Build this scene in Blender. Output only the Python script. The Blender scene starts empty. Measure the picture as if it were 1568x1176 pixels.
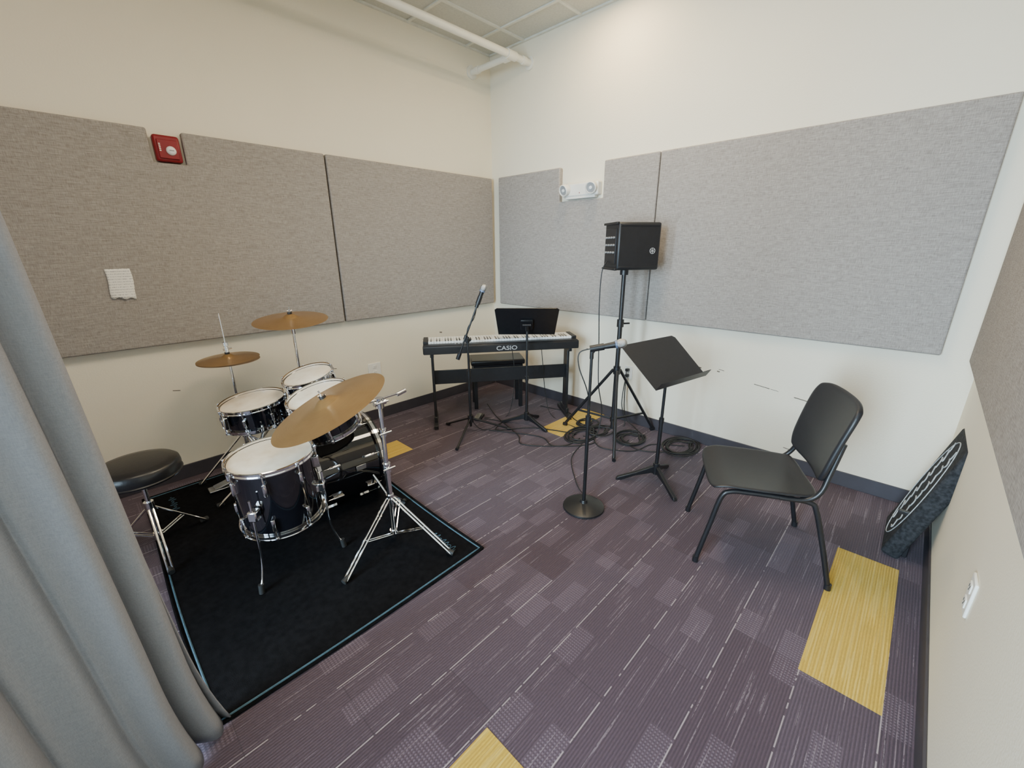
import bpy, bmesh, math, random
from mathutils import Vector, Matrix
random.seed(7)
SC=bpy.context.scene
COL=SC.collection
V=Vector
# ------------------------------------------------------------------ materials
class G:
    def __init__(s,name):
        s.m=bpy.data.materials.new(name); s.m.use_nodes=True
        s.t=s.m.node_tree; s.b=s.t.nodes['Principled BSDF']
    def n(s,typ,ins=None,**kw):
        x=s.t.nodes.new(typ)
        for k,v in kw.items(): setattr(x,k,v)
        if ins:
            for k,v in ins.items():
                if isinstance(v,bpy.types.NodeSocket): s.t.links.new(v,x.inputs[k])
                else: x.inputs[k].default_value=v
        return x
    def set(s,k,v):
        if isinstance(v,bpy.types.NodeSocket): s.t.links.new(v,s.b.inputs[k])
        else: s.b.inputs[k].default_value=v
    def math(s,op,a,b=0.0,c=0.0):
        return s.n('ShaderNodeMath',{0:a,1:b,2:c},operation=op).outputs[0]
    def coord(s): return s.n('ShaderNodeTexCoord').outputs['Object']
    def scale(s,vec,sc,loc=(0,0,0)):
        return s.n('ShaderNodeMapping',{'Vector':vec,'Scale':sc,'Location':loc}).outputs[0]
    def noise(s,vec,scale=5,detail=3,rough=.5):
        return s.n('ShaderNodeTexNoise',{'Vector':vec,'Scale':scale,'Detail':detail,'Roughness':rough}).outputs['Fac']
    def ramp(s,fac,stops):
        r=s.n('ShaderNodeValToRGB',{'Fac':fac}); e=r.color_ramp.elements
        while len(e)<len(stops): e.new(.5)
        for i,(p,c) in enumerate(stops): e[i].position=p; e[i].color=(*c,1) if len(c)==3 else c
        return r.outputs['Color']
    def mix(s,f,a,b,mode='MIX'):
        x=s.n('ShaderNodeMix',data_type='RGBA',blend_type=mode)
        for i,v in ((0,f),(6,a),(7,b)):
            if isinstance(v,bpy.types.NodeSocket): s.t.links.new(v,x.inputs[i])
            else: x.inputs[i].default_value=v if i==0 else ((*v,1) if len(v)==3 else v)
        return x.outputs[2]
    def bump(s,h,st=.2,d=.01):
        s.set('Normal',s.n('ShaderNodeBump',{'Height':h,'Strength':st,'Distance':d}).outputs[0])
def pm(name,col,rough=.5,metal=0,var=.06,nscale=20,bump=0,coat=0,spec=None,bs=None):
    g=G(name); c=g.coord(); f=g.noise(c,nscale,2)
    a=tuple(max(0,x*(1-var)) for x in col); b=tuple(min(1,x*(1+var)) for x in col)
    g.set('Base Color',g.ramp(f,[(.3,a),(.7,b)])); g.set('Roughness',rough); g.set('Metallic',metal)
    if coat: g.set('Coat Weight',coat); g.set('Coat Roughness',.05)
    if spec is not None: g.set('Specular IOR Level',spec)
    if bump: g.bump(g.noise(c,bs or nscale*8,1),bump,.003)
    return g.m
M={}
M['wall']=pm('wall_paint',(.83,.765,.620),.62,0,.015,2,.25,bs=120)
M['black']=pm('black_satin_plastic',(.011,.011,.013),.42,0,.15,30)
M['blackm']=pm('black_powdercoat_metal',(.011,.011,.013),.38,0,.15,40)
M['seat']=pm('chair_black_polymer',(.014,.014,.017),.42,0,.1,60,.15,bs=500)
M['vinyl']=pm('black_vinyl',(.012,.011,.012),.34,0,.15,20,.15,bs=90)
M['gloss']=pm('black_gloss_lacquer',(.004,.004,.006),.05,0,.2,4,coat=1)
M['chrome']=pm('chrome',(.84,.84,.86),.08,1,.03,10)
M['steel']=pm('brushed_steel',(.45,.45,.46),.3,1,.06,30)
M['white']=pm('white_plastic',(.82,.80,.74),.4,0,.02,10)
M['key']=pm('ivory_key_plastic',(.88,.88,.86),.25,0,.02,10)
M['base']=pm('vinyl_baseboard',(.046,.041,.050),.5,0,.08,12)
M['red']=pm('red_alarm_plastic',(.22,.003,.009),.35,0,.08,15)
M['lens']=pm('clear_lens',(.85,.86,.85),.1,0,.04,80,coat=.5)
M['grey']=pm('grey_plastic',(.3,.3,.3),.45,0,.05,20)
M['logo']=pm('silver_logo_print',(.42,.42,.42),.4,0,.03,20)
M['cyan']=pm('blue_rug_stitching',(.055,.12,.17),.8,0,.2,60)
M['pipe']=pm('painted_pipe',(.82,.79,.70),.35,0,.02,8)
M['rubber']=pm('rubber',(.016,.016,.016),.6,0,.1,30)
M['sock']=pm('dark_slot',(.03,.03,.03),.6)
M['scuff']=pm('scuff_mark',(.16,.13,.10),.8,0,.4,90)
M['ceil']=pm('ceiling_tile_mineral',(.57,.56,.50),.85,0,.05,60,.4,bs=260)
M['grid']=pm('ceiling_grid_paint',(.70,.69,.62),.5)
M['frame']=pm('window_frame_paint',(.35,.35,.36),.4)
M['mesh']=pm('microphone_grille',(.5,.5,.5),.35,1,.3,600,.6,bs=900)
M['bluem']=pm('blue_grey_mic_ring',(.15,.2,.32),.4,.3)
def glass():
    g=G('window_glass'); g.set('Base Color',(.95,.98,1,1)); g.set('Roughness',.0); g.set('Transmission Weight',1.0); g.set('IOR',1.01); return g.m
M['glass']=glass()
def drumhead():
    g=G('coated_drumhead'); c=g.coord()
    f=g.noise(c,6,4,.6); g.set('Base Color',g.ramp(f,[(.3,(.64,.52,.37)),(.6,(.82,.74,.60))]))
    g.set('Roughness',.5); g.bump(g.noise(c,300,1),.15,.001); return g.m
M['head']=drumhead()
def cymbal():
    g=G('bronze_cymbal'); c=g.coord()
    sep=g.n('ShaderNodeSeparateXYZ',{0:c})
    r=g.math('SQRT',g.math('ADD',g.math('MULTIPLY',sep.outputs[0],sep.outputs[0]),g.math('MULTIPLY',sep.outputs[1],sep.outputs[1])))
    rv=g.n('ShaderNodeCombineXYZ',{0:r}).outputs[0]
    f=g.noise(rv,160,2,.7)
    f2=g.noise(c,7,3)
    col=g.mix(f2,(.50,.30,.12),(.74,.48,.22))
    col=g.mix(g.math('MULTIPLY',f,.35),col,(.28,.15,.05))
    g.set('Base Color',col); g.set('Metallic',.9); g.set('Roughness',.30); g.bump(f,.25,.0015); return g.m
M['bronze']=cymbal()
def fabric(name,c1,c2,fx=26,fz=330,lo=.36,hi=.64,bs=.35):
    g=G(name); c=g.coord()
    a=g.noise(g.scale(c,(fx,fx,fz)),1,2,.6)
    b=g.noise(g.scale(c,(fz,fz,fx)),1,2,.6)
    w=g.math('ADD',g.math('MULTIPLY',a,.5),g.math('MULTIPLY',b,.5))
    col=g.ramp(w,[(lo,c1),(hi,c2)])
    g.set('Base Color',col); g.set('Roughness',.95); g.set('Specular IOR Level',.15)
    g.bump(w,bs,.002); return g.m
M['panel']=fabric('panel_woven_fabric',(.225,.203,.187),(.410,.378,.350),30,380,bs=.28)
M['curtain']=fabric('curtain_heavy_fabric',(.235,.235,.26),(.295,.295,.32),90,600,bs=.2)
# carpet
PITCH=.2355; Y0=-.54; XL=.92
def carpet(name,yellow=False):
    g=G(name); c=g.coord(); s=g.n('ShaderNodeSeparateXYZ',{0:c}); X,Y=s.outputs[0],s.outputs[1]
    row=g.math('DIVIDE',g.math('SUBTRACT',Y,Y0),PITCH); ri=g.math('FLOOR',row); rf=g.math('FRACT',row)
    off=g.math('MULTIPLY',g.math('FLOORED_MODULO',ri,3.0),.31)
    cx=g.math('DIVIDE',g.math('ADD',X,g.math('ADD',off,.73)),XL); ci=g.math('FLOOR',cx); cf=g.math('FRACT',cx)
    def wn(a,b):
        return g.n('ShaderNodeTexWhiteNoise',{'Vector':g.n('ShaderNodeCombineXYZ',{0:a,1:b}).outputs[0]},noise_dimensions='2D').outputs['Value']
    w1=wn(ci,ri)
    rib=g.math('SINE',g.math('MULTIPLY',Y,2*math.pi/.0098))
    ribn=g.math('ADD',g.math('MULTIPLY',rib,.5),.5)
    yarn=g.noise(g.scale(c,(70,240,1)),1,2,.7)
    streak=g.noise(g.scale(c,(2.4,110,1)),1,1,.5)
    if yellow:
        base=g.mix(yarn,(.46,.28,.02),(.80,.54,.06))
        base=g.mix(g.math('MULTIPLY',ribn,.40),base,(.32,.19,.02))
        base=g.mix(g.math('MULTIPLY',g.math('GREATER_THAN',streak,.56),.25),base,(.90,.70,.22))
        base=g.mix(g.math('MULTIPLY',g.noise(c,9,3),.2),base,(.35,.25,.09))
    else:
        base=g.ramp(w1,[(0,(.098,.055,.075)),(.5,(.122,.080,.112)),(1,(.155,.110,.152))])
        base=g.mix(g.math('MULTIPLY',yarn,.75),base,(.032,.018,.029))
        base=g.mix(g.math('MULTIPLY',ribn,.55),base,(.028,.017,.027))
        bx=g.math('FLOOR',g.math('ADD',g.math('DIVIDE',X,.175),g.math('MULTIPLY',w1,3.0)))
        by=g.math('FLOOR',g.math('MULTIPLY',row,3.0))
        w2=wn(bx,by)
        ck=g.math('ADD',g.math('MULTIPLY',g.math('SINE',g.math('MULTIPLY',X,2*math.pi/.012)),.5),.5)
        hl=g.math('MULTIPLY',g.math('GREATER_THAN',w2,.80),g.math('MULTIPLY',g.math('MULTIPLY',ck,ribn),.48))
        base=g.mix(hl,base,(.34,.27,.35))
        soft=g.noise(g.scale(c,(2.2,5,1)),1,1,.4)
        base=g.mix(g.math('MULTIPLY',g.math('SUBTRACT',1.0,soft),.4),base,(.040,.025,.038))
        st=g.math('MULTIPLY',g.math('GREATER_THAN',streak,.66),g.math('MULTIPLY',g.math('GREATER_THAN',yarn,.45),.30))
        base=g.mix(st,base,(.40,.33,.38))
        e1=g.math('LESS_THAN',rf,.018); d=g.noise(g.scale(c,(22,3,1)),1,2)
        line=g.math('MULTIPLY',g.math('MULTIPLY',e1,.60),g.math('MULTIPLY',g.math('GREATER_THAN',d,.44),g.math('GREATER_THAN',w1,.15)))
        base=g.mix(line,base,(.48,.41,.43))
        e2=g.math('LESS_THAN',cf,.004)
        base=g.mix(g.math('MULTIPLY',e2,.5),base,(.03,.02,.03))
    g.set('Base Color',base); g.set('Roughness',.75); g.set('Specular IOR Level',.4)
    g.set('Sheen Weight',.12)
    g.bump(g.math('ADD',ribn,yarn),.6,.003); return g.m
M['carpet']=carpet('carpet_planks'); M['yellow']=carpet('yellow_carpet',True)
M['rug']=pm('black_rug_pile',(.006,.006,.007),.95,0,.3,40,.5,spec=.06,bs=400)
M['foam']=pm('charcoal_foam',(.026,.027,.030),.9,0,.45,70,.8,bs=90,spec=.2)
M['foaml']=pm('foam_light_marks',(.40,.42,.43),.8,0,.3,60)
def paper():
    g=G('handwritten_note'); c=g.coord(); s=g.n('ShaderNodeSeparateXYZ',{0:c})
    ln=g.math('FRACT',g.math('DIVIDE',s.outputs[2],.0145))
    a=g.math('LESS_THAN',g.math('ABSOLUTE',g.math('SUBTRACT',ln,.5)),.16)
    w=g.math('GREATER_THAN',g.noise(g.scale(c,(260,1,160)),1,2),.5)
    g.set('Base Color',g.mix(g.math('MULTIPLY',g.math('MULTIPLY',a,w),.6),(.86,.84,.78),(.08,.08,.12))); g.set('Roughness',.7); return g.m
M['paper']=paper()
def emis(name,c,s):
    g=G(name); g.set('Base Color',(.9,.9,.9,1)); g.set('Emission Color',(*c,1)); g.set('Emission Strength',s); return g.m
M['lamp']=emis('luminaire_diffuser',(1,.9,.72),5)
# ------------------------------------------------------------------ builders
def link(o,mat=None,parent=None):
    COL.objects.link(o)
    if mat: o.data.materials.append(M[mat])
    if parent is not None: o.parent=parent
    return o
def mk(name,bm,mat,parent=None,smooth=True,bevel=0,bseg=2,ang=40):
    me=bpy.data.meshes.new(name); bmesh.ops.recalc_face_normals(bm,faces=bm.faces[:])
    bm.to_mesh(me); bm.free()
    o=bpy.data.objects.new(name,me); link(o,mat,parent)
    if smooth:
        for p in me.polygons: p.use_smooth=True
        try: me.set_sharp_from_angle(angle=math.radians(ang))
        except Exception: pass
    if bevel:
        b=o.modifiers.new('bevel','BEVEL'); b.width=bevel; b.segments=bseg; b.limit_method='ANGLE'; b.harden_normals=False
    return o
def empty(name,loc=(0,0,0),rz=0):
    e=bpy.data.objects.new(name,None); e.location=loc; e.rotation_euler=(0,0,rz); e.empty_display_size=.1
    COL.objects.link(e); return e
def addbox(bm,c,s,R=None):
    r=bmesh.ops.create_cube(bm,size=1)
    m=Matrix.Translation(V(c))@((R.to_4x4() if R else Matrix.Identity(4))@Matrix.Diagonal((*s,1)))
    bmesh.ops.transform(bm,matrix=m,verts=r['verts'])
def box(name,c,s,mat,parent=None,R=None,bevel=0):
    bm=bmesh.new(); addbox(bm,c,s,R); return mk(name,bm,mat,parent,smooth=bevel>0,bevel=bevel)
def boxes(name,lst,mat,parent=None,bevel=0):
    bm=bmesh.new()
    for l in lst: addbox(bm,*l)
    return mk(name,bm,mat,parent,smooth=bevel>0,bevel=bevel)
def zrot(d):
    return V((0,0,1)).rotation_difference(V(d).normalized()).to_matrix()
def addcyl(bm,p1,p2,r1,r2=None,seg=20):
    p1,p2=V(p1),V(p2); r2=r1 if r2 is None else r2; d=p2-p1
    r=bmesh.ops.create_cone(bm,cap_ends=True,segments=seg,radius1=r1,radius2=r2,depth=d.length)
    bmesh.ops.transform(bm,matrix=Matrix.Translation((p1+p2)/2)@zrot(d).to_4x4(),verts=r['verts'])
def cyls(name,lst,mat,parent=None,seg=20):
    bm=bmesh.new()
    for l in lst: addcyl(bm,*l,seg=seg)
    return mk(name,bm,mat,parent)
def addlathe(bm,prof,T=None,seg=56):
    rings=[]
    for r,z in prof:
        if r<1e-6: rings.append([bm.verts.new((0,0,z))])
        else: rings.append([bm.verts.new((r*math.cos(2*math.pi*i/seg),r*math.sin(2*math.pi*i/seg),z)) for i in range(seg)])
    new=[v for q in rings for v in q]
    for a,b in zip(rings,rings[1:]):
        for i in range(seg):
            j=(i+1)%seg
            if len(a)==1 and len(b)==1: continue
            if len(a)==1: bm.faces.new((a[0],b[i],b[j]))
            elif len(b)==1: bm.faces.new((a[i],b[0],a[j]))
            else: bm.faces.new((a[i],b[i],b[j],a[j]))
    if T is not None: bmesh.ops.transform(bm,matrix=T,verts=new)
def lathe(name,prof,mat,parent=None,T=None,seg=56,ang=40):
    bm=bmesh.new(); addlathe(bm,prof,T,seg); return mk(name,bm,mat,parent,ang=ang)
def TM(c,axis=(0,0,1)): return Matrix.Translation(V(c))@zrot(axis).to_4x4()
def crom(pts,n=8,closed=False):
    P=[V(p) for p in pts]; out=[]; N=len(P)
    rng=range(N if closed else N-1)
    for i in rng:
        if closed: a,b,c,d=P[(i-1)%N],P[i],P[(i+1)%N],P[(i+2)%N]
        else: a,b,c,d=P[max(i-1,0)],P[i],P[i+1],P[min(i+2,N-1)]
        for k in range(n):
            t=k/n
            out.append(.5*((2*b)+(c-a)*t+(2*a-5*b+4*c-d)*t*t+(3*b-a-3*c+d)*t**3))
    if not closed: out.append(P[-1])
    return out
def addtube(bm,pts,r,seg=10,smooth=8,closed=False):
    P=crom(pts,smooth,closed) if smooth else [V(p) for p in pts]
    n=len(P); rings=[]; up=None
    for i,p in enumerate(P):
        if closed: t=(P[(i+1)%n]-P[i-1])
        else: t=P[min(i+1,n-1)]-P[max(i-1,0)]
        if t.length<1e-9: t=V((0,0,1))
        t.normalize()
        if up is None: up=t.orthogonal().normalized()
        up=(up-t*up.dot(t))
        if up.length<1e-6: up=t.orthogonal()
        up.normalize(); s=t.cross(up)
        rr=r(i/(n-1)) if callable(r) else r
        rings.append([bm.verts.new(p+(up*math.cos(2*math.pi*k/seg)+s*math.sin(2*math.pi*k/seg))*rr) for k in range(seg)])
    m=n if closed else n-1
    for i in range(m):
        a,b=rings[i],rings[(i+1)%n]
        for k in range(seg): j=(k+1)%seg; bm.faces.new((a[k],b[k],b[j],a[j]))
    if not closed: bm.faces.new(rings[0]); bm.faces.new(rings[-1][::-1])
def tube(name,pts,r,mat,parent=None,seg=10,smooth=8,closed=False):
    bm=bmesh.new(); addtube(bm,pts,r,seg,smooth,closed); return mk(name,bm,mat,parent)
def tubes(name,lst,r,mat,parent=None,seg=10,smooth=8):
    bm=bmesh.new()
    for l in lst: addtube(bm,l,r,seg,smooth)
    return mk(name,bm,mat,parent)
def surf(name,fn,nu,nv,mat,parent=None,solid=0,sub=0,offset=0):
    bm=bmesh.new(); g=[[bm.verts.new(fn(i/nu,j/nv)) for j in range(nv+1)] for i in range(nu+1)]
    for i in range(nu):
        for j in range(nv): bm.faces.new((g[i][j],g[i+1][j],g[i+1][j+1],g[i][j+1]))
    o=mk(name,bm,mat,parent,ang=80)
    if solid:
        s=o.modifiers.new('s','SOLIDIFY'); s.thickness=solid; s.offset=offset
    if sub:
        s=o.modifiers.new('u','SUBSURF'); s.levels=sub; s.render_levels=sub
    return o
def prism(name,pts,off,mat,parent=None,bevel=0,smooth=True):
    bm=bmesh.new(); a=[bm.verts.new(V(p)) for p in pts]; b=[bm.verts.new(V(p)+V(off)) for p in pts]
    bm.faces.new(a); bm.faces.new(b[::-1]); n=len(a)
    for i in range(n): bm.faces.new((a[i],b[i],b[(i+1)%n],a[(i+1)%n]))
    return mk(name,bm,mat,parent,smooth=smooth and bevel>0,bevel=bevel,bseg=3)
# ------------------------------------------------------------------ room
ZC=3.215; YS=-3.6914; XW=-5.2
box('floor',(XW/2,YS/2,-.05),(-XW+.2,-YS+.2,.1),'carpet')
box('wall_north',(XW/2,.05,ZC/2),(-XW+.2,.1,ZC),'wall')
box('wall_east',(.05,YS/2,ZC/2),(.1,-YS+.2,ZC),'wall')
box('wall_south',(XW/2,YS-.05,ZC/2),(-XW+.2,.1,ZC),'wall')
WY0,WY1,WZ0,WZ1=-3.60,-1.7,.25,2.6
xw=XW-.05
boxes('wall_west',[((xw,(WY1+0)/2,ZC/2),(.1,-WY1,ZC)),((xw,(YS+WY0)/2,ZC/2),(.1,WY0-YS,ZC)),
  ((xw,(WY0+WY1)/2,WZ0/2),(.1,WY1-WY0,WZ0)),((xw,(WY0+WY1)/2,(WZ1+ZC)/2),(.1,WY1-WY0,ZC-WZ1))],'wall')
w=empty('window_1',(xw,(WY0+WY1)/2,(WZ0+WZ1)/2)); ww,wh=WY1-WY0,WZ1-WZ0
boxes('frame',[((0,-ww/2+.03,0),(.08,.06,wh)),((0,ww/2-.03,0),(.08,.06,wh)),((0,0,-wh/2+.03),(.08,ww,.06)),((0,0,wh/2-.03),(.08,ww,.06)),((0,0,0),(.06,.05,wh))],'frame',w)
box('pane',(0,0,0),(.006,ww-.1,wh-.1),'glass',w)
box('ceiling',(XW/2,YS/2,ZC+.05),(-XW+.2,-YS+.2,.1),'ceil')
lst=[]
for k in range(9): lst.append(((-.30-.6*k,YS/2,ZC-.004),(.024,-YS-.02,.012)))
for k in range(6): lst.append(((XW/2,-.45-.6*k,ZC-.005),(-XW-.02,.024,.012)))
lst+= [((XW/2,-.012,ZC-.006),(-XW-.02,.02,.014)),((-.012,YS/2,ZC-.006),(.02,-YS-.02,.014))]
boxes('trim_ceiling_grid',lst,'grid')
BH=.098
box('baseboard_north',(XW/2,-.005,BH/2),(-XW-.02,.010,BH),'base',bevel=.003)
box('baseboard_east',(-.005,YS/2,BH/2),(.010,-YS-.02,BH),'base',bevel=.003)
box('baseboard_south',(XW/2,YS+.005,BH/2),(-XW-.02,.010,BH),'base',bevel=.003)
def ytile(x0,x1,y1,y0):
    box('yellow_carpet_tile',((x0+x1)/2,(y0+y1)/2,.0005),(x1-x0,y1-y0,.0012),'yellow')
ytile(-1.67,-.75,-3.36,-3.60); ytile(-3.53,-2.61,-2.67,-2.905); ytile(-2.015,-1.65,-.54,-.776); ytile(-.67,-.012,-1.245,-1.485)
sc=[(0,-2.20,.62,.05,.004),(0,-2.28,.615,.03,.010),(0,-2.42,.61,.02,.008),(0,-2.44,.625,.04,.004),(0,-2.72,.56,.10,.005),(0,-2.80,.55,.05,.003),(0,-2.98,.52,.12,.006),(0,-3.05,.50,.05,.010),(0,-1.25,.60,.02,.006),(0,-2.95,.15,.06,.005),(0,-3.0,.19,.04,.004)]
boxes('wall_scuff_marks',[((-.0008,y,z),(.0012,l,h),Matrix.Rotation(.12,3,'X')) for _,y,z,l,h in sc]+[((x,-.0008,z),(l,.0012,h),Matrix.Rotation(.2,3,'Y')) for x,z,l,h in ((-.75,.70,.03,.012),(-.95,.66,.05,.004),(-2.9,.62,.04,.005),(-1.85,.55,.03,.005))],'scuff')
# ------------------------------------------------------------------ acoustic panels
PT,ZT,ZB=.05,2.160,.932
def panelN(poly): prism('acoustic_panel',[(x,-PT,z) for x,z in poly],(0,PT-.001,0),'panel',bevel=.010)
def panelE(poly): prism('acoustic_panel',[(-PT,y,z) for y,z in poly],(PT-.001,0,0),'panel',bevel=.010)
panelN([(-4.55,ZB),(-1.731,ZB),(-1.731,ZT),(-2.575,ZT),(-2.575,1.985),(-2.735,1.985),(-2.735,ZT),(-4.55,ZT)])
panelN([(-1.719,ZB),(-.045,ZB),(-.045,ZT),(-1.719,ZT)])
panelE([(-.14,ZB),(-1.818,ZB),(-1.818,ZT),(-1.355,ZT),(-1.355,1.885),(-.905,1.885),(-.905,ZT),(-.14,ZT)])
panelE([(-1.826,ZB),(-3.54,ZB),(-3.54,ZT),(-1.826,ZT)])
prism('acoustic_panel',[(x,YS+PT,z) for x,z in [(-.14,ZB),(-2.3,ZB),(-2.3,ZT),(-.14,ZT)]],(0,-PT+.001,0),'panel',bevel=.010)
# ------------------------------------------------------------------ pipe
p=empty('sprinkler_pipe',(-.51,-.51,3.03)); 
bm=bmesh.new()
addcyl(bm,(-4.5,0,0),(.508,0,0),.027,seg=24); addcyl(bm,(.27,0,-.005),(.27,.508,-.005),.024,seg=24)
mk('pipe_run',bm,'pipe',p)
cyls('couplings',[((.22,0,0),(.32,0,0),.036),((.27,.02,-.005),(.27,.08,-.005),.034),((.40,0,0),(.44,0,0),.033),((.27,.40,-.005),(.27,.44,-.005),.03),((.27,.495,-.005),(.27,.509,-.005),.055),((.497,0,0),(.509,0,0),.05)],'pipe',p,seg=28)
cyls('hangers',[((x,0,.02),(x,0,.185),.004) for x in (-2.0,-3.5)]+[((x-.01,0,0),(x+.01,0,0),.032) for x in (-2.0,-3.5)],'pipe',p)
# ------------------------------------------------------------------ fire alarm
a=empty('fire_alarm_strobe',(-2.655,0,2.062))
box('body',(0,-.03,0),(.125,.058,.14),'red',a,bevel=.012)
box('face',(0,-.062,-.005),(.095,.012,.10),'red',a,bevel=.004)
lathe('strobe_lens',[(.024,0),(.024,.006),(.018,.014),(.008,.018),(0,.018)],'lens',a,TM((.012,-.067,-.012),(0,-1,0)),32)
boxes('flash_tube',[((.012,-.086,-.012),(.022,.003,.006))],'grey',a)
boxes('lettering',[((-.038+.0,-.0685,.02-.009*i),(.008,.001,.005)) for i in range(5)],'white',a)
e=empty('emergency_light',(0,-1.135,1.965))
box('housing',(-.035,0,.0),(.066,.36,.105),'white',e,bevel=.012)
box('lower_trim',(-.04,0,-.06),(.05,.30,.02),'white',e,bevel=.006)
for i,yy in enumerate((-.135,.135)):
    ax=(-.9,.15*(1 if i else -1),-.25)
    lathe('lamp_head_%d'%(i+1),[(0,-.02),(.04,-.02),(.047,0),(.047,.03),(.042,.034),(.036,.026),(0,.02)],'white',e,TM((-.085,yy,.005),ax),32)
    lathe('reflector_%d'%(i+1),[(.037,.0275),(.033,.0285),(.022,.024),(0,.0225)],'grey',e,TM((-.085,yy,.005),ax),24)
    lathe('bulb_%d'%(i+1),[(.014,.024),(.012,.032),(0,.036)],'lens',e,TM((-.085,yy,.005),ax),24)
cyls('indicator',[((-.066,0,-.025),(-.070,0,-.025),.004)],'red',e)
n=empty('paper_note',(-3.025,-PT-.003,1.32))
surf('sheet',lambda u,v:V((-.055+.11*u+.004*math.sin(v*5),-.003-.006*math.sin(u*3)*v*v, .08-.16*v-(.006*math.sin(u*14) if v>.95 else 0)-.012*u*v)),12,12,'paper',n,solid=.0006)
def outlet(name,loc,rz,plugs=False,w=.075,h=.118):
    o=empty(name,loc,rz)
    box('plate',(0,-.004,0),(w,.008,h),'white',o,bevel=.003)
    for k,z in enumerate((.026,-.026)):
        box('receptacle_%d'%(k+1),(0,-.009,z),(.034,.004,.030),'white',o,bevel=.002)
        boxes('slots_%d'%(k+1),[((-.007,-.0115,z+.003),(.002,.001,.009)),((.007,-.0115,z+.003),(.002,.001,.008)),((0,-.0115,z-.008),(.004,.001,.004))],'sock',o)
        if plugs: box('plug_%d'%(k+1),(0,-.028,z),(.028,.035,.024),'black',o,bevel=.004)
    return o
outlet('wall_outlet',(-1.50,0,.47),0,w=.12)
outlet('wall_outlet',(0,-1.69,.46),-math.pi/2,True)
outlet('wall_outlet',(-1.60,YS,.52),math.pi)
# ------------------------------------------------------------------ rug
RX0,RX1,RY0,RY1=-3.23,-2.03,-2.03,-.14
rg=empty('drum_rug',((RX0+RX1)/2,(RY0+RY1)/2,0)); hx,hy=(RX1-RX0)/2,(RY1-RY0)/2
def wob(x,y): return .010*math.sin(3.1*y+x)+.004*math.sin(9*x+2*y)
def rugf(u,v):
    x=-hx+2*hx*u; y=-hy+2*hy*v; return V((x+wob(x,y)*abs(x)/hx,y+wob(y,x)*abs(y)/hy*.8,.008))
surf('pile',rugf,40,60,'rug',rg,solid=.008,offset=-1)
def edge(inset,name,r,mat):
    pts=[]
    def P(u,v): q=rugf(u,v); return V((q.x,q.y,.0075))
    iu,iv=inset/(2*hx),inset/(2*hy)
    N=30
    for i in range(N): pts.append(P(iu+(1-2*iu)*i/N,iv))
    for i in range(N): pts.append(P(1-iu,iv+(1-2*iv)*i/N))
    for i in range(N): pts.append(P(1-iu-(1-2*iu)*i/N,1-iv))
    for i in range(N): pts.append(P(iu,1-iv-(1-2*iv)*i/N))
    tube(name,pts,r,mat,rg,6,0,True)
edge(.016,'blue_border',.0042,'cyan'); edge(.002,'bound_edge',.006,'rug')
def squig(name,cx,cy,ang,L):
    pts=[]
    for i in range(26):
        t=i/25; x=(t-.5)*L; y=.022*math.sin(i*1.9)*(.6+.4*math.sin(i*.7)); c,s=math.cos(ang),math.sin(ang)
        pts.append((cx+x*c-y*s,cy+x*s+y*c,.008))
    tube(name,pts,.0014,'cyan',rg,6,4)
squig('blue_logo_1',hx-.12,-hy+.20,math.pi/2,.2); squig('blue_logo_2',-hx+.14,hy-.2,math.pi/2,.2)
# ------------------------------------------------------------------ drum kit
RZ=.010
def drum(name,c,axis,r,depth,nl,spin=0,bottom='head',parent=None,lugm='chrome',head='head',shellm='gloss'):
    T=TM(c,axis)@Matrix.Rotation(spin,4,'Z')
    e=parent
    lathe(name+'_shell',[(r-.012,-.004),(r-.004,-.002),(r-.004,-depth+.002),(r-.012,-depth+.004)],shellm,e,T,72)
    lathe(name+'_batter_head',[(0,-.001),(r-.01,-.001),(r-.004,-.004),(r,-.012)],head,e,T,72)
    lathe(name+'_resonant_head',[(0,-depth+.001),(r-.01,-depth+.001),(r,-depth+.012)],bottom,e,T,72)
    bm=bmesh.new()
    for z,sg in ((0,1),(-depth,-1)):
        prof=[(r-.002,z-.012*sg),(r+.009,z-.012*sg),(r+.009,z-.008*sg),(r+.003,z-.008*sg),(r+.003,z+.007*sg),(r+.007,z+.009*sg),(r+.003,z+.012*sg),(r-.002,z+.009*sg),(r-.002,z-.012*sg)]
        addlathe(bm,prof,T,72)
    mk(name+'_hoops',bm,'chrome',e)
    bm=bmesh.new(); LL=min(.055,depth*.3)
    for k in range(nl):
        a=2*math.pi*k/nl; ca,sa=math.cos(a),math.sin(a)
        def loc(p): return T@V(p)
        rr=r+.010
        for z in ([-depth*.5] if depth<.16 else [-depth*.22,-depth*.78]):
            q=bmesh.ops.create_cube(bm,size=1)
            m=T@Matrix.Rotation(a,4,'Z')@Matrix.Translation((r+.004,0,z))@Matrix.Diagonal((.020,.016,LL,1))
            bmesh.ops.transform(bm,matrix=m,verts=q['verts'])
            addcyl(bm,loc((rr*ca,rr*sa,z-LL*.55)),loc((rr*ca,rr*sa,z+LL*.55)),.008,seg=10)
        addcyl(bm,loc((rr*ca,rr*sa,.010)),loc((rr*ca,rr*sa,-depth*.3)),.0032,seg=8)
        addcyl(bm,loc((rr*ca,rr*sa,-depth*.7)),loc((rr*ca,rr*sa,-depth-.010)),.0032,seg=8)
        for z in (.004,-depth-.004): addcyl(bm,loc((rr*ca,rr*sa,z-.008)),loc((rr*ca,rr*sa,z+.008)),.0065,seg=8)
    mk(name+'_lugs',bm,'chrome',e,bevel=.0015)
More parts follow.
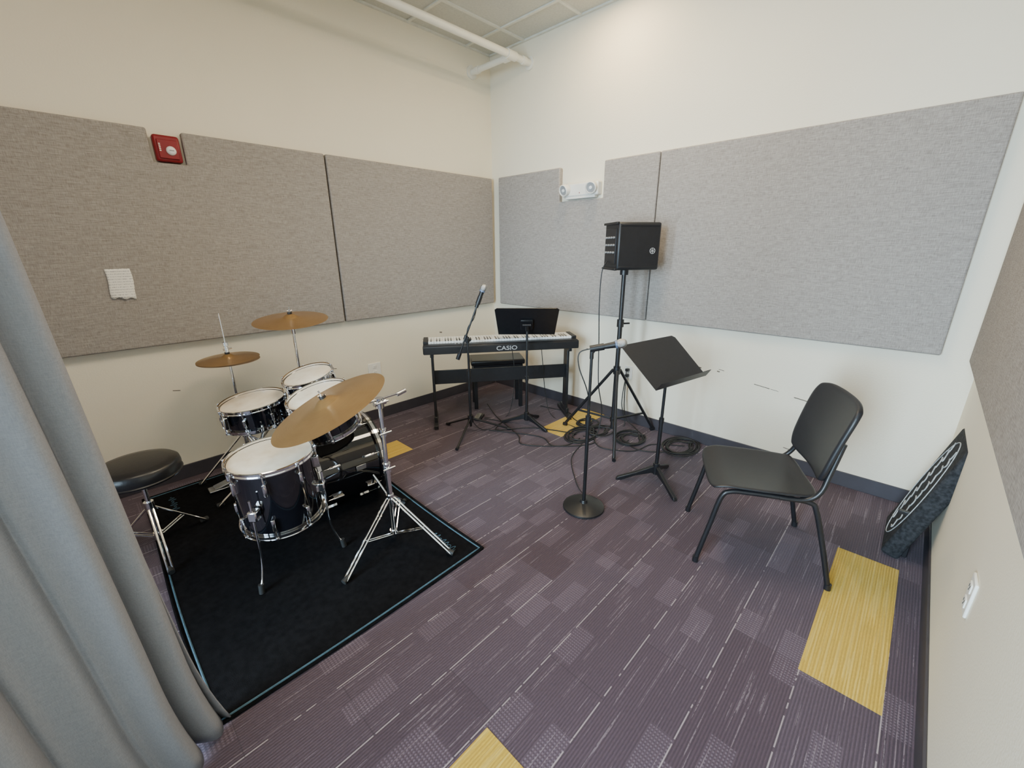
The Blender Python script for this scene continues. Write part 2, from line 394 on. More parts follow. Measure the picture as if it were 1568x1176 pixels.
def tripod(e,c,ztop,feet,mat='chrome',zh=.10,double=True,rf=.014,r=.0055,z0=RZ):
    cx,cy=c; bm=bmesh.new()
    for fx,fy in feet:
        d=V((fx-cx,fy-cy,0)); d.normalize(); s=V((-d.y,d.x,0))
        top=V((cx,cy,ztop))+d*.018; foot=V((fx,fy,z0+rf)); 
        w=.009 if double else 0
        for sg in ((1,-1) if double else (1,)):
            addcyl(bm,top+s*w*sg,foot+s*w*sg,r,seg=8)
            mid=top.lerp(foot,.55); hub=V((cx,cy,zh))+d*.018
            addcyl(bm,hub+s*w*sg,mid+s*w*sg,r*.8,seg=8)
    for z in (ztop,zh): addcyl(bm,(cx,cy,z-.02),(cx,cy,z+.02),.020,seg=16)
    mk('tripod_legs',bm,mat,e)
    bm=bmesh.new()
    for fx,fy in feet: 
        d=V((fx-cx,fy-cy,0)).normalized()
        addcyl(bm,V((fx,fy,z0+rf))-d*.022+V((0,0,.008)),V((fx,fy,z0+rf))+d*.012,rf*.85,rf,seg=14)
    mk('rubber_feet',bm,'rubber',e)
KIT=empty('drum_kit',(0,0,0))
FT=V((-2.755,-1.335,.575))
drum('floor_tom',FT,(-.04,-.03,1),.185,.335,8,.3,parent=KIT)
for k,a in enumerate((225,325,95)):
    a=math.radians(a); ca,sa=math.cos(a),math.sin(a); q=lambda r,z:(FT.x+r*ca,FT.y+r*sa,z)
    tube('floor_tom_leg_%d'%(k+1),[q(.212,.46),q(.212,.30),q(.216,.16),q(.242,.07),q(.262,RZ+.03)],.0055,'chrome',KIT,10,6)
    cyls('floor_tom_leg_tip_%d'%(k+1),[(q(.264,RZ+.001),q(.259,RZ+.045),.012)],'rubber',KIT)
    box('floor_tom_bracket_%d'%(k+1),q(.198,.38),(.045,.04,.05),'chrome',KIT,Matrix.Rotation(a,3,'Z'),.006)
SN=(-2.64,-.70,.655)
drum('snare',SN,(-.10,-.02,1),.172,.125,8,.2,parent=KIT)
tubes('snare_basket',[[(SN[0],SN[1],.40),(SN[0]+.10*math.cos(a),SN[1]+.10*math.sin(a),.47),(SN[0]+.186*math.cos(a),SN[1]+.186*math.sin(a),.53),(SN[0]+.192*math.cos(a),SN[1]+.192*math.sin(a),.565)] for a in (.4,2.5,4.6)],.006,'chrome',KIT)
cyls('snare_stand_tube',[((SN[0],SN[1],.09),(SN[0],SN[1],.42),.011)],'chrome',KIT)
tripod(KIT,SN[:2],.27,[(SN[0]-.26,SN[1]+.10),(SN[0]+.04,SN[1]-.27),(SN[0]+.18,SN[1]+.2)],zh=.09)
box('snare_throw_off',(SN[0]-.165,SN[1]-.075,.585),(.022,.035,.07),'chrome',KIT,bevel=.004)
# bass drum
BC=V((-2.33,-1.03,.268)); bax=V((1,-.05,0)).normalized(); br=.245; bd=.36
drum('bass_drum',BC+bax*bd/2,bax,br,bd,8,.39,bottom='head',head='gloss',parent=KIT)
for sg,z in ((1,bd/2),(-1,-bd/2)):
    lathe('bass_hoop_%d'%(1 if sg>0 else 2),[(br-.003,-.02),(br+.014,-.02),(br+.014,.02),(br-.003,.02),(br-.003,-.02)],'gloss',KIT,TM(BC+bax*z,bax),72)
    lathe('bass_hoop_inlay_%d'%(1 if sg>0 else 2),[(br+.012,-.009),(br+.0155,-.009),(br+.0155,.009),(br+.012,.009)],'chrome',KIT,TM(BC+bax*z,bax),72)
tubes('bass_spurs',[[(BC.x+.10,BC.y+sg*.235,.22),(BC.x+.13,BC.y+sg*.29,.12),(BC.x+.16,BC.y+sg*.33,RZ+.008)] for sg in (1,-1)],.007,'chrome',KIT)
boxes('bass_badge',[((-2.30,-1.03-br-.002,.30),(.06,.004,.03))],'steel',KIT,.002)
boxes('bass_pedal',[((-2.66,-1.03,RZ+.010),(.28,.09,.012)),((-2.64,-1.03,.05),(.22,.07,.010),Matrix.Rotation(-.22,3,'Y')),((-2.54,-1.08,.11),(.02,.014,.2)),((-2.54,-.98,.11),(.02,.014,.2))],'steel',KIT,.003)
cyls('bass_beater',[((-2.54,-1.09,.21),(-2.54,-.97,.21),.006),((-2.54,-1.03,.21),(-2.57,-1.03,.37),.004),((-2.585,-1.03,.38),(-2.55,-1.03,.385),.022)],'steel',KIT)
T1=V((-2.36,-.84,.78)); T2=V((-2.44,-1.17,.755)); n1=V((-.24,-.05,1)); n2=V((-.26,-.02,1))
drum('rack_tom_small',T1,n1,.142,.19,6,.3,parent=KIT)
drum('rack_tom_large',T2,n2,.158,.21,6,.1,parent=KIT)
cyls('tom_mount',[((-2.30,-1.0,.50),(-2.30,-1.0,.80),.013),((-2.33,-.99,.50),(-2.33,-.99,.74),.012),((-2.30,-1.0,.78),(-2.30,-.96,.68),.009),((-2.33,-1.0,.70),(-2.36,-1.05,.66),.009),((-2.30,-1.0,.69),(-2.30,-1.0,.73),.022)],'chrome',KIT)
box('tom_mount_plate',(-2.315,-.995,.518),(.09,.07,.02),'chrome',KIT,bevel=.005)
def cymbal_part(name,c,nrm,r):
    k=r/.22
    prof=[(.006,.042*k),(.018,.040*k),(r*.12,.036*k),(r*.20,.024*k),(r*.25,.020*k),(r*.55,.013*k),(r*.85,.004),(r,0.0),(r*.85,.0025),(r*.55,.0115*k),(r*.25,.018*k),(r*.2,.022*k),(.006,.034*k)]
    o=lathe(name,prof,'bronze',KIT,None,96,60); o.matrix_local=TM(c,nrm)
    N=V(nrm).normalized(); C=V(c)
    cyls(name+'_felt',[(C+N*.040*k,C+N*(.040*k+.012),.014),(C+N*.004,C+N*.016,.014)],'black',KIT)
    cyls(name+'_wingnut',[(C-N*.03,C+N*.085,.0035),(C+N*.055,C+N*.067,.008),(C+N*.061+V((-.016,0,0)),C+N*.061+V((.016,0,0)),.0035)],'chrome',KIT)
RC=V((-2.570,-1.65,.848)); RS=V((-2.325,-1.63,0))
cymbal_part('ride_cymbal',RC,(-.38,.14,.93),.262)
cyls('ride_stand_tubes',[((RS.x,RS.y,.04),(RS.x,RS.y,.46),.014),((RS.x,RS.y,.44),(RS.x,RS.y,.80),.011),((RS.x,RS.y,.42),(RS.x,RS.y,.47),.020),((RS.x,RS.y,.62),(RS.x,RS.y,.66),.018),((RS.x,RS.y,.77),(RS.x,RS.y,.82),.020),
 ((RS.x-.03,RS.y,.795),(RS.x+.03,RS.y,.795),.013),(RC+V((.01,0,-.035)),(RS.x+.13,RS.y+.01,.815),.006),((RS.x+.10,RS.y+.005,.811),(RS.x+.15,RS.y+.012,.818),.011),(RC+V((.012,0,-.05)),RC+V((.005,0,.0)),.009)],'chrome',KIT)
cyls('ride_stand_wings',[((RS.x-.03,RS.y-.02,z),(RS.x+.03,RS.y-.03,z+.006),.005) for z in (.445,.64,.80)],'chrome',KIT)
tripod(KIT,(RS.x,RS.y),.27,[(-2.65,-1.74),(-2.19,-1.95),(-2.11,-1.38)],zh=.055)
CC=V((-2.30,-.53,1.07)); cymbal_part('crash_cymbal',CC,(-.06,-.10,1),.22)
cyls('crash_stand_tubes',[((-2.29,-.50,.08),(-2.29,-.50,.6),.013),((-2.29,-.50,.58),(-2.295,-.52,1.04),.009),((-2.29,-.50,.57),(-2.29,-.50,.62),.018),((-2.292,-.515,.98),(-2.296,-.525,1.04),.013)],'chrome',KIT)
tripod(KIT,(-2.29,-.50),.36,[(-2.12,-.22),(-2.62,-.42),(-2.1,-.72)],zh=.12)
HC=V((-2.64,-.33,.845))
cymbal_part('hi_hat_top',HC,(-.03,-.02,1),.172)
o=lathe('hi_hat_bottom',[(.01,-.03),(.03,-.03),(.045,-.016),(.10,-.010),(.172,0),(.10,-.008),(.045,-.013),(.01,-.028)],'bronze',KIT,None,96,60); o.matrix_local=TM(HC-V((0,0,.012)))
cyls('hi_hat_stand_tubes',[((HC.x,HC.y,.05),(HC.x,HC.y,.52),.013),((HC.x,HC.y,.5),(HC.x,HC.y,.80),.009),((HC.x,HC.y,.80),(HC.x,HC.y,1.13),.003),((HC.x,HC.y,.50),(HC.x,HC.y,.55),.018),((HC.x,HC.y,.885),(HC.x,HC.y,.925),.012),((HC.x,HC.y,.93),(HC.x,HC.y,.95),.017),((HC.x-.02,HC.y,.905),(HC.x+.03,HC.y,.91),.005)],'chrome',KIT)
tripod(KIT,(HC.x,HC.y),.33,[(-2.92,-.22),(-2.52,-.58),(-2.45,-.17)],zh=.10)
boxes('hi_hat_pedal',[((-2.78,-.36,RZ+.012),(.26,.08,.01)),((-2.77,-.36,.05),(.22,.07,.01),Matrix.Rotation(-.2,3,'Y'))],'steel',KIT,.003)
TH=empty('drum_throne',(-3.205,-.80,0))
lathe('seat_cushion',[(0,.425),(.150,.425),(.165,.432),(.170,.447),(.172,.475),(.168,.497),(.155,.508),(.12,.513),(0,.512)],'vinyl',TH,None,64)
lathe('seat_piping',[(.170,.440),(.175,.444),(.170,.448)],'black',TH,None,64)
cyls('post',[((0,0,.06),(0,0,.28),.015),((0,0,.26),(0,0,.425),.011),((0,0,.405),(0,0,.426),.05),((0,0,.24),(0,0,.29),.021)],'chrome',TH)
tripod(TH,(0,0),.25,[(.21,.10),(-.20,.12),(.0,-.27)],zh=.09,z0=RZ)
# ------------------------------------------------------------------ keyboard
KB=empty('digital_piano',(-.795,-.935,0),math.radians(-36.2)); hl=.67
box('body',(0,.14,.697),(2*hl,.28,.070),'black',KB,bevel=.008)
box('rear_panel',(0,.002,.692),(2*hl-.01,.012,.060),'black',KB,bevel=.003)
box('control_panel',(0,.042,.734),(2*hl-.02,.065,.008),'black',KB,bevel=.003)
boxes('cheek_blocks',[((s*(hl-.022),.175,.745),(.04,.20,.026)) for s in (-1,1)],'black',KB,.004)
nw=52; kw=(2*hl-.09)/nw
boxes('white_keys',[((-(nw/2-.5)*kw+i*kw,.178,.745),(kw*.93,.19,.020)) for i in range(nw)],'key',KB,.001)
bk=[]
for i in range(nw-1):
    if (i%7) in (0,2,3,5,6): bk.append(((-(nw/2-1)*kw+i*kw,.135,.756),(kw*.40,.095,.010)))
boxes('black_keys',bk,'gloss',KB,.001)
cyls('knobs',[((-.4+.03*i,.04,.737),(-.4+.03*i,.04,.745),.008) for i in range(3)],'grey',KB)
tc=bpy.data.curves.new('logo','FONT'); tc.body='CASIO'; tc.size=.050; tc.extrude=.0006; tc.offset=.0004; tc.align_x='CENTER'; tc.align_y='CENTER'
to=bpy.data.objects.new('logo_lettering',tc); COL.objects.link(to); to.parent=KB; to.location=(.03,-.0045,.692); to.rotation_euler=(math.pi/2,0,0); to.scale=(1.25,1,1); tc.materials.append(M['logo'])
for i,s in enumerate((-1,1)):
    boxes('stand_side_%d'%(i+1),[((s*.60,.13,.35),(.022,.11,.62)),((s*.60,.14,.645),(.03,.24,.03)),((s*.60,.14,.020),(.035,.36,.035)),((s*.60,.14,.06),(.026,.20,.05))],'black',KB,.004)
box('stand_cross_panel',(0,.15,.42),(1.19,.018,.125),'black',KB,bevel=.003)
BN=empty('piano_bench',(-.49,-.53,0),math.radians(-36.2))
box('cushion',(0,0,.465),(.52,.28,.05),'vinyl',BN,bevel=.014)
box('apron',(0,0,.425),(.48,.24,.04),'black',BN,bevel=.003)
boxes('legs',[((sx*.22,sy*.10,.203),(.035,.035,.405)) for sx in (-1,1) for sy in (-1,1)],'black',BN,.003)
PD=empty('sustain_pedal',(-.87,-.68,0),math.radians(-60))
box('base',(0,0,.014),(.07,.12,.022),'black',PD,bevel=.005)
box('tread',(0,-.035,.033),(.045,.11,.008),'steel',PD,R=Matrix.Rotation(.12,3,'X'),bevel=.003)
# ------------------------------------------------------------------ microphones
def mic(e,p,d,L=.17):
    T=TM(p,d)
    lathe('mic_handle',[(0,-L*.72),(.010,-L*.72),(.0115,-L*.6),(.017,-.012),(.018,0)],'black',e,T,24)
    lathe('mic_collar',[(.018,-.002),(.0225,0),(.0225,.008),(.019,.010)],'bluem',e,T,24)
    lathe('mic_grille',[(.019,.008),(.0235,.014),(.0255,.028),(.0235,.044),(.016,.055),(.008,.059),(0,.060)],'mesh',e,T,28)
MB=V((-1.13,-.87,0))
m1=empty('boom_microphone_stand',MB); 
def fl(pt): return V(pt)-MB
cyls('pole',[((0,0,.06),(0,0,.52),.011),((0,0,.50),(0,0,.80),.008),((0,0,.49),(0,0,.55),.017),((0,0,.78),(0,0,.83),.014),((-.02,-.01,.80),(.03,.01,.80),.014)],'blackm',m1)
bm=bmesh.new()
for fx,fy in ((-1.17,-.60),(-1.42,-1.04),(-.87,-1.07)):
    d=V((fx,fy,0))-MB; dn=d.normalized()
    addcyl(bm,dn*.02+V((0,0,.13)),d+V((0,0,.016)),.009,.008,seg=12); addcyl(bm,d-dn*.02+V((0,0,.016)),d+dn*.012+V((0,0,.013)),.0125,seg=12)
addcyl(bm,(0,0,.10),(0,0,.16),.024,seg=16)
mk('tripod_base',bm,'blackm',m1)
b0=fl((-1.195,-.815,.65)); b1=fl((-1.070,-.925,1.07))
cyls('boom_arm',[(b0,b1,.007),(b0,b0.lerp(b1,.12),.017),(b0.lerp(b1,.38),b0.lerp(b1,.46),.014)],'blackm',m1)
md=(b1-b0).normalized()
cyls('mic_clip',[(b1-md*.01,b1+md*.03,.014),(b1+md*.02,b1+md*.085,.0185)],'black',m1)
mic(m1,b1+md*.12,md+V((.0,-.0,-.02)))
tube('mic_cable',[b1+md*.0,b1.lerp(b0,.2)+V((.012,0,-.01)),b1.lerp(b0,.45)+V((-.012,0,-.01)),V((.012,.0,.6)),V((-.012,0,.35)),V((.013,0,.12)),V((.10,-.05,.008)),V((.3,-.05,.006))],.0033,'black',m1)
M2=V((-1.37,-2.19,0)); m2=empty('round_base_microphone_stand',M2)
lathe('cast_base',[(0,0),(.118,0),(.124,.006),(.122,.014),(.10,.024),(.05,.032),(.024,.038),(.018,.055),(0,.055)],'blackm',m2,None,64)
cyls('pole',[((0,0,.04),(0,0,.56),.0105),((0,0,.55),(0,0,.95),.008),((0,0,.54),(0,0,.60),.016),((0,0,.93),(0,0,.975),.011)],'blackm',m2)
mdir=V((.55,-.83,.22)).normalized(); mp=V((.068,-.10,1.012))
cyls('mic_clip',[((0,0,.96),(.012,-.018,.99),.009),(mp-mdir*.135,mp-mdir*.06,.0185)],'black',m2)
mic(m2,mp,mdir,.175)
tube('mic_cable',[mp-mdir*.12,mp-mdir*.19+V((0,0,-.01)),V((-.04,.05,.88)),V((-.012,0,.72)),V((.012,0,.5)),V((-.012,0,.3)),V((.013,0,.1)),V((.09,.08,.03)),V((.22,.22,.006)),V((.45,.42,.006)),V((.7,.5,.006))],.0033,'black',m2)
# ------------------------------------------------------------------ music stands
def music_stand(loc,feet,deskc,wdir,tdir,W=.49,Hh=.35):
    L=V(loc); e=empty('music_stand',L)
    wv=V(wdir).normalized(); tv=V(tdir).normalized(); nv=wv.cross(tv).normalized()
    if nv.z<0: nv=-nv
    c=V(deskc)-L
    def q(a,b): return c+wv*a+tv*b
    cr=.02
    outline=[(-W/2+.015,-Hh/2),(W/2-.015,-Hh/2),(W/2,Hh/2-cr),(W/2-cr,Hh/2),(-W/2+cr,Hh/2),(-W/2,Hh/2-cr)]
    prism('desk',[q(a,b)-nv*.002 for a,b in outline],nv*.003,'blackm',e,bevel=.001)
    prism('lip',[q(-W/2+.015,-Hh/2),q(W/2-.015,-Hh/2),q(W/2-.02,-Hh/2)+nv*.055,q(-W/2+.02,-Hh/2)+nv*.055],tv*.003,'blackm',e)
    RR=Matrix((wv,tv,nv)).transposed()
    boxes('top_hem',[(q(0,Hh/2-.004)-nv*.003,(W-.04,.007,.007),RR)],'blackm',e)
    hub=c-nv*.035
    boxes('tilt_bracket',[(c-nv*.014-tv*.02,(.10,.12,.018),RR)],'blackm',e,.004)
    cyls('pole',[((0,0,.05),(0,0,.44),.0125),((0,0,.42),(0,0,hub.z-.02),.0095),((0,0,.42),(0,0,.455),.016),((0,0,hub.z-.05),hub,.013),(hub-wv*.035,hub+wv*.035,.012)],'blackm',e)
    bm=bmesh.new()
    for fx,fy in feet:
        d=V((fx,fy,0))-V((L.x,L.y,0)); dn=d.normalized(); s=V((-dn.y,dn.x,0))
        prof=[(.0,.115),(.03,.105),(d.length*.5,.062),(d.length-.01,.022),(d.length,.0),(d.length-.03,.0),(d.length*.5,.038),(.03,.06),(0,.05)]
        a=[bm.verts.new(dn*x+V((0,0,z))+s*(.012)) for x,z in prof]; b=[bm.verts.new(dn*x+V((0,0,z))-s*(.012)) for x,z in prof]
        bm.faces.new(a); bm.faces.new(b[::-1]); n_=len(a)
        for i in range(n_): bm.faces.new((a[i],b[i],b[(i+1)%n_],a[(i+1)%n_]))
    addcyl(bm,(0,0,.05),(0,0,.13),.022,seg=20)
    mk('base_legs',bm,'blackm',e,bevel=.003)
    return e
music_stand((-.78,-2.36,0),[(-.95,-2.16),(-.93,-2.57),(-.54,-2.34)],(-.82,-2.355,.842),(.98,-.19,0),(.09,.28,.20),W=.52,Hh=.355)
music_stand((-.69,-1.11,.0),[(-.80,-.90),(-.68,-1.34),(-.47,-1.06)],(-.70,-1.115,.925),(.68,-.73,0),(-.50,-.46,.73),W=.51,Hh=.35)
# ------------------------------------------------------------------ speaker
SP=V((-.42,-1.81,0)); sp=empty('speaker_on_tripod_stand',SP)
d=V((.871,.491,0)); r_=V((.491,-.871,0)); th=math.radians(24)
xa=(r_*math.cos(th)+d*math.sin(th)).normalized(); ya=(-r_*math.sin(th)+d*math.cos(th)).normalized()
R=Matrix((xa,ya,V((0,0,1)))).transposed()
wS,dS,hS=.315,.25,.32
A=-r_*.055-d*.10; cS=A+xa*wS/2+ya*dS/2+V((0,0,1.345+hS/2))
def sl(x,y,z): return cS+xa*x+ya*y+V((0,0,z))
box('cabinet',cS,(wS,dS,hS),'black',sp,R,.014)
boxes('side_trim',[(sl(0,-dS/2-.002,hS/2-.02),(wS-.03,.006,.012),R),(sl(0,-dS/2-.002,-hS/2+.02),(wS-.03,.006,.012),R)],'black',sp,.002)
boxes('corner_ribs',[(sl(-wS/2-.004,0,hS/2-.006),(.022,dS-.01,.016),R),(sl(-wS/2-.004,0,-hS/2+.006),(.022,dS-.01,.016),R)],'black',sp,.003)
box('control_plate',sl(-wS/2-.002,0,0),(.006,dS*.75,hS*.75),'blackm',sp,R,.002)
cyls('control_knobs',[(sl(-wS/2-.003,-.07+.045*i,.06-.05*j),sl(-wS/2-.016,-.07+.045*i,.06-.05*j),.007) for i in range(4) for j in range(3)],'grey',sp)
lathe('badge',[(.0205,.0),(.0205,.003),(.0175,.003),(.0175,.0)],'logo',sp,TM(sl(.10,-dS/2-.002,-.03),-ya),32)
boxes('badge_fork',[(sl(.10,-dS/2-.0035,-.03),(.034,.002,.0035),R@Matrix.Rotation(k*math.pi/3+.5,3,'Y')) for k in range(3)],'logo',sp)
cyls('stand_pole',[((0,0,.10),(0,0,.60),.019),((0,0,.58),(0,0,.98),.0175),((0,0,.95),(0,0,1.345),.0155),((0,0,.93),(0,0,.985),.026),((0,0,.56),(0,0,.62),.028),((0,0,.16),(0,0,.20),.026),((0,0,1.31),(0,0,1.345),.03),((.02,-.02,.955),(.055,-.045,.955),.007)],'blackm',sp)
bm=bmesh.new()
for fx,fy in ((-.03,-1.97),(-.74,-2.02),(-.46,-1.36)):
    f=V((fx,fy,0))-SP; dn=f.normalized(); f2=f+V((0,0,.02))
    addcyl(bm,dn*.03+V((0,0,.59)),f2,.012,seg=10)
    mid=(dn*.03+V((0,0,.59))).lerp(f2,.72); addcyl(bm,dn*.02+V((0,0,.18)),mid,.009,seg=8)
    addcyl(bm,f2-dn*.02+V((0,0,-.002)),f2+dn*.015-V((0,0,.004)),.0145,seg=12)
mk('stand_legs',bm,'blackm',sp)
c0=sl(-wS/2-.01,.03,-.10)
tube('power_cable',[c0,c0+V((-.03,.02,-.08)),c0+V((-.04,.02,-.3)),c0+V((-.03,.01,-.6)),c0+V((.0,.01,-.95)),c0+V((.06,0,-1.2)),V((-.05,.12,.006)),V((-.12,.2,.006))],.004,'black',sp)
# ------------------------------------------------------------------ cables
def coil(cx,cy,r,n,seed):
    rnd=random.Random(seed); pts=[]; ph=rnd.uniform(0,6)
    for i in range(n*10):
        turn=i//10; a=i/10*2*math.pi; k=1+.22*math.sin(turn*1.9+seed)
        rr=r*k*(1+.06*math.sin(2*a+ph))
        pts.append((cx+rr*1.15*math.cos(a)+.018*math.sin(turn*2.3+seed),cy+rr*.9*math.sin(a)+.018*math.cos(turn*1.7),.006+.005*(turn%4)+.001*math.sin(a)))
    return pts
cb=empty('audio_cables',(0,0,0))
for i,(x,y,r,n_) in enumerate(((-.54,-1.60,.115,6),(-.33,-1.93,.105,6),(-.19,-2.28,.12,7),(-.38,-1.66,.085,4),(-.30,-1.48,.08,4))):
    tubes('coil_%d'%(i+1),[coil(x,y,r,n_,i+1)],.0050,'rubber',cb,8,4)
tubes('floor_runs',[[(-.50,-1.50,.008),(-.25,-1.62,.006),(-.12,-1.75,.006),(-.10,-1.7,.2),(-.045,-1.69,.435)],
 [(-.22,-2.0,.008),(-.10,-1.85,.006),(-.07,-1.72,.1),(-.045,-1.69,.486)],
 [(-.60,-1.62,.008),(-.80,-1.60,.006),(-1.0,-1.35,.006),(-.9,-1.2,.006),(-.75,-.8,.006),(-.6,-.5,.02)],
 [(-.4,-1.65,.008),(-.3,-1.35,.006),(-.2,-1.2,.006),(-.25,-.9,.006)],
 [(-.86,-.74,.01),(-.80,-.9,.006),(-.95,-1.0,.006),(-.7,-1.2,.006),(-.55,-1.55,.008)],
 [(-.55,-1.72,.008),(-.62,-1.85,.006),(-.50,-2.05,.006),(-.3,-2.1,.006),(-.15,-2.3,.008)],
 [(-1.0,-.95,.006),(-.8,-1.35,.006),(-.85,-1.55,.006),(-.6,-1.75,.006),(-.45,-1.6,.01)],
 [(-.30,-2.30,.008),(-.45,-2.1,.006),(-.42,-1.95,.006),(-.36,-1.93,.01)]],.0042,'rubber',cb,8,8)
tubes('keyboard_leads',[[(-.40,-1.02,.70),(-.42,-1.06,.5),(-.36,-1.05,.2),(-.38,-1.15,.01),(-.45,-1.5,.008)],[(-.62,-.86,.68),(-.60,-.88,.35),(-.66,-.84,.01),(-.84,-.72,.01)]],.0033,'rubber',cb,8,8)
# ------------------------------------------------------------------ chair
CH=empty('stacking_chair',(-1.04,-3.015,0),math.radians(26.6))
def sq2(a,b,k):
    return a*(1-k*abs(b)**5*abs(a)**1.0),b*(1-k*abs(a)**5*abs(b)**1.0)
def seatf(u,v):
    a,b=sq2(2*u-1,2*v-1,.075); x=a*(.228-.010*(b<0)*abs(b)); y=.045+b*.222
    z=.440-.018*(1-a*a)*(1-b*b*.6)+.004*a*a
    if b>.6: z-=.030*((b-.6)/.4)**2
    if b<-.75: z+=.012*((-b-.75)/.25)**2
    return V((x,y,z))
surf('seat',seatf,24,24,'seat',CH,solid=.013,sub=1)
def backf(u,v):
    a,b=sq2(2*u-1,2*v-1,.11); z=.688+b*.188
    x=a*(.225+.006*b); y=-.188-.042*b-.035*(1-a*a)
    return V((x,y-.008*b*b,z))
surf('backrest',backf,24,20,'seat',CH,solid=.024,sub=1)
bm=bmesh.new()
for s in (-1,1):
    addtube(bm,[(s*.220,.285,.012),(s*.214,.245,.22),(s*.212,.215,.375),(s*.210,.180,.412),(s*.208,.10,.418),(s*.208,-.05,.418),(s*.212,-.14,.415),(s*.216,-.17,.38),(s*.228,-.225,.2),(s*.242,-.275,.012)],.0115,12,8)
    addtube(bm,[(s*.210,-.02,.418),(s*.212,-.12,.425),(s*.21,-.17,.47),(s*.195,-.195,.56),(s*.185,-.222,.70)],.0115,12,8)
    addcyl(bm,(s*.220,.285,.0),(s*.2195,.284,.03),.0145,seg=14); addcyl(bm,(s*.242,-.275,.0),(s*.2415,-.274,.03),.0145,seg=14)
addtube(bm,[(-.2,.14,.415),(0,.14,.41),(.2,.14,.415)],.009,10,4); addtube(bm,[(-.2,-.12,.418),(0,-.12,.415),(.2,-.12,.418)],.009,10,4)
mk('steel_frame',bm,'blackm',CH)
# ------------------------------------------------------------------ leaning foam pad
x0,x1=-.66,-.28
LP=empty('leaning_foam_pad',((x0+x1)/2,-3.56,0)); hw=(x1-x0)/2
tv=V((0,-.165,.60)).normalized(); nv=V((0,.60,.165)).normalized()
Rp=Matrix((V((1,0,0)),tv,-nv if V((1,0,0)).cross(tv).dot(nv)<0 else nv)).transposed()
cpt=V((0,.045,.0))+tv*.325-nv*.04+V((0,0,.012))
box('slab',cpt,(2*hw,.65,.075),'foam',LP,Rp,.014)
fc=cpt+nv*.0385
sq=[]
for row in range(2):
    pts=[]
    for i in range(34):
        t=i/33; u=(t-.5)*.50; w_=-.05+row*.12+.034*math.sin(i*1.9+row)*(.55+.45*math.cos(i*.9)); 
        pts.append(fc+tv*(u+.012*math.cos(i*1.9))+V((1,0,0))*w_)
    sq.append(pts)
tubes('script_lettering',sq,.0034,'foaml',LP,6,4)
tube('oval_outline',[fc+tv*.29*math.cos(a*math.pi/10)+V((1,0,0))*.16*math.sin(a*math.pi/10) for a in range(20)],.0026,'foaml',LP,6,3,True)
boxes('rear_foot',[((-hw+.05,-.05,.12),(.02,.02,.235)),((-hw+.05,-.02,.24),(.02,.08,.02))],'blackm',LP,.003)
# ------------------------------------------------------------------ curtain
CU=empty('curtain',(-3.2,-2.04,0)); ang=math.radians(207); dc=V((math.cos(ang),math.sin(ang),0)); nc=V((dc.y,-dc.x,0))
CL=1.5
def curt(u,v):
    s=u*CL; z=.012+3.12*v
    lean=.055*z
    ph=2*math.pi*(s/.10)+1.3*math.sin(s*9+.3*z)+.45*math.sin(z*1.5+s*5)
    amp=(.023+.013*math.sin(s*13+1+.4*z))*(1-.25*v)
    off=amp*math.sin(ph)+.020*math.sin(ph*.37+z*.9)+.006*math.sin(ph*2.1+z)
    sx=s*(1-.10*v)+lean+ .012*math.sin(ph+1.3)
    if z<.35: sx-=.03*(1-z/.35)**2*(1-u)
    return dc*sx+nc*off+V((0,0,z))
surf('drape',curt,280,60,'curtain',CU,solid=.004)
cyls('track',[(V((.02,0,3.15)),dc*1.7+V((0,0,3.15)),.014)],'pipe',CU)
cyls('track_brackets',[(dc*t+V((0,0,3.15)),dc*t+V((0,0,3.214)),.008) for t in (.15,.8,1.5)],'pipe',CU)
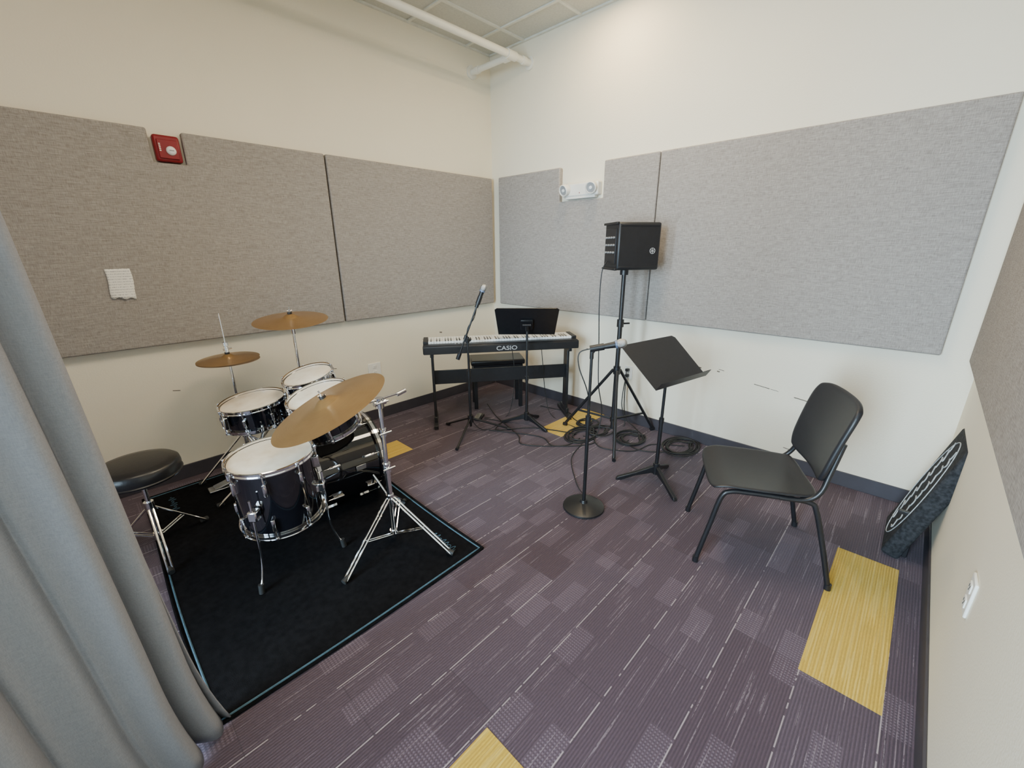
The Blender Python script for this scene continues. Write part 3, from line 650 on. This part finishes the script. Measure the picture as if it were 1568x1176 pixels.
# ------------------------------------------------------------------ lights
def area(name,loc,tgt,size,sy,power,col,shape='RECTANGLE',spread=180):
    l=bpy.data.lights.new(name,'AREA'); l.shape=shape; l.size=size
    if shape in('RECTANGLE','ELLIPSE'): l.size_y=sy
    l.energy=power; l.color=col; l.spread=math.radians(spread)
    o=bpy.data.objects.new(name,l); COL.objects.link(o); o.location=loc
    o.rotation_euler=(V(tgt)-V(loc)).to_track_quat('-Z','Y').to_euler(); return o
def troffer(x,y,power,col=(1,.82,.58)):
    e=empty('ceiling_light',(x,y,ZC))
    boxes('housing',[((0,-.29,-.012),(1.16,.02,.022)),((0,.29,-.012),(1.16,.02,.022)),((-.57,0,-.012),(.02,.6,.022)),((.57,0,-.012),(.02,.6,.022))],'white',e)
    box('diffuser',(0,0,-.008),(1.12,.56,.006),'lamp',e)
    area('ceiling_lamp_light',(x,y,ZC-.03),(x,y,0),1.1,.55,power,col)
troffer(-1.5,-2.2,38); troffer(-3.3,-1.8,13)
dl=empty('recessed_downlight',(-.40,-1.45,ZC))
lathe('trim_ring',[(.055,-.001),(.085,-.001),(.085,-.008),(.06,-.012),(.055,-.001)],'white',dl,None,40)
lathe('lamp_face',[(0,-.002),(.055,-.002),(.055,-.004),(0,-.004)],'lamp',dl,None,32)
area('downlight_lamp',(-.40,-1.45,ZC-.02),(-.40,-1.45,0),.12,.12,15,(1,.76,.42),'DISK')
area('window_daylight',(XW+.15,(WY0+WY1)/2,1.45),(0,-3.1,.7),1.8,2.2,185,(.60,.82,1.0),spread=90)
W=bpy.data.worlds.new('world'); SC.world=W; W.use_nodes=True
nt=W.node_tree; bg=nt.nodes['Background']; sky=nt.nodes.new('ShaderNodeTexSky'); sky.sky_type='HOSEK_WILKIE'; sky.turbidity=4; sky.sun_direction=(.3,.4,.8)
nt.links.new(sky.outputs[0],bg.inputs[0]); bg.inputs[1].default_value=.8
# ------------------------------------------------------------------ camera
f,pt,yw,rl=640.24,.3146,.7698,-.0062
fw=V((math.cos(pt)*math.cos(yw),math.cos(pt)*math.sin(yw),-math.sin(pt)))
rt=V((math.sin(yw),-math.cos(yw),0)); up=rt.cross(fw)
rc=rt*math.cos(rl)+up*math.sin(rl); uc=-rt*math.sin(rl)+up*math.cos(rl)
cam=bpy.data.cameras.new('camera'); cam.sensor_width=36; cam.lens=f/1568*36; cam.clip_start=.02
co=bpy.data.objects.new('camera',cam); COL.objects.link(co)
mt=Matrix((rc,uc,-fw)).transposed().to_4x4(); mt.translation=V((-3.2361,-3.4010,1.5)); co.matrix_world=mt
SC.camera=co
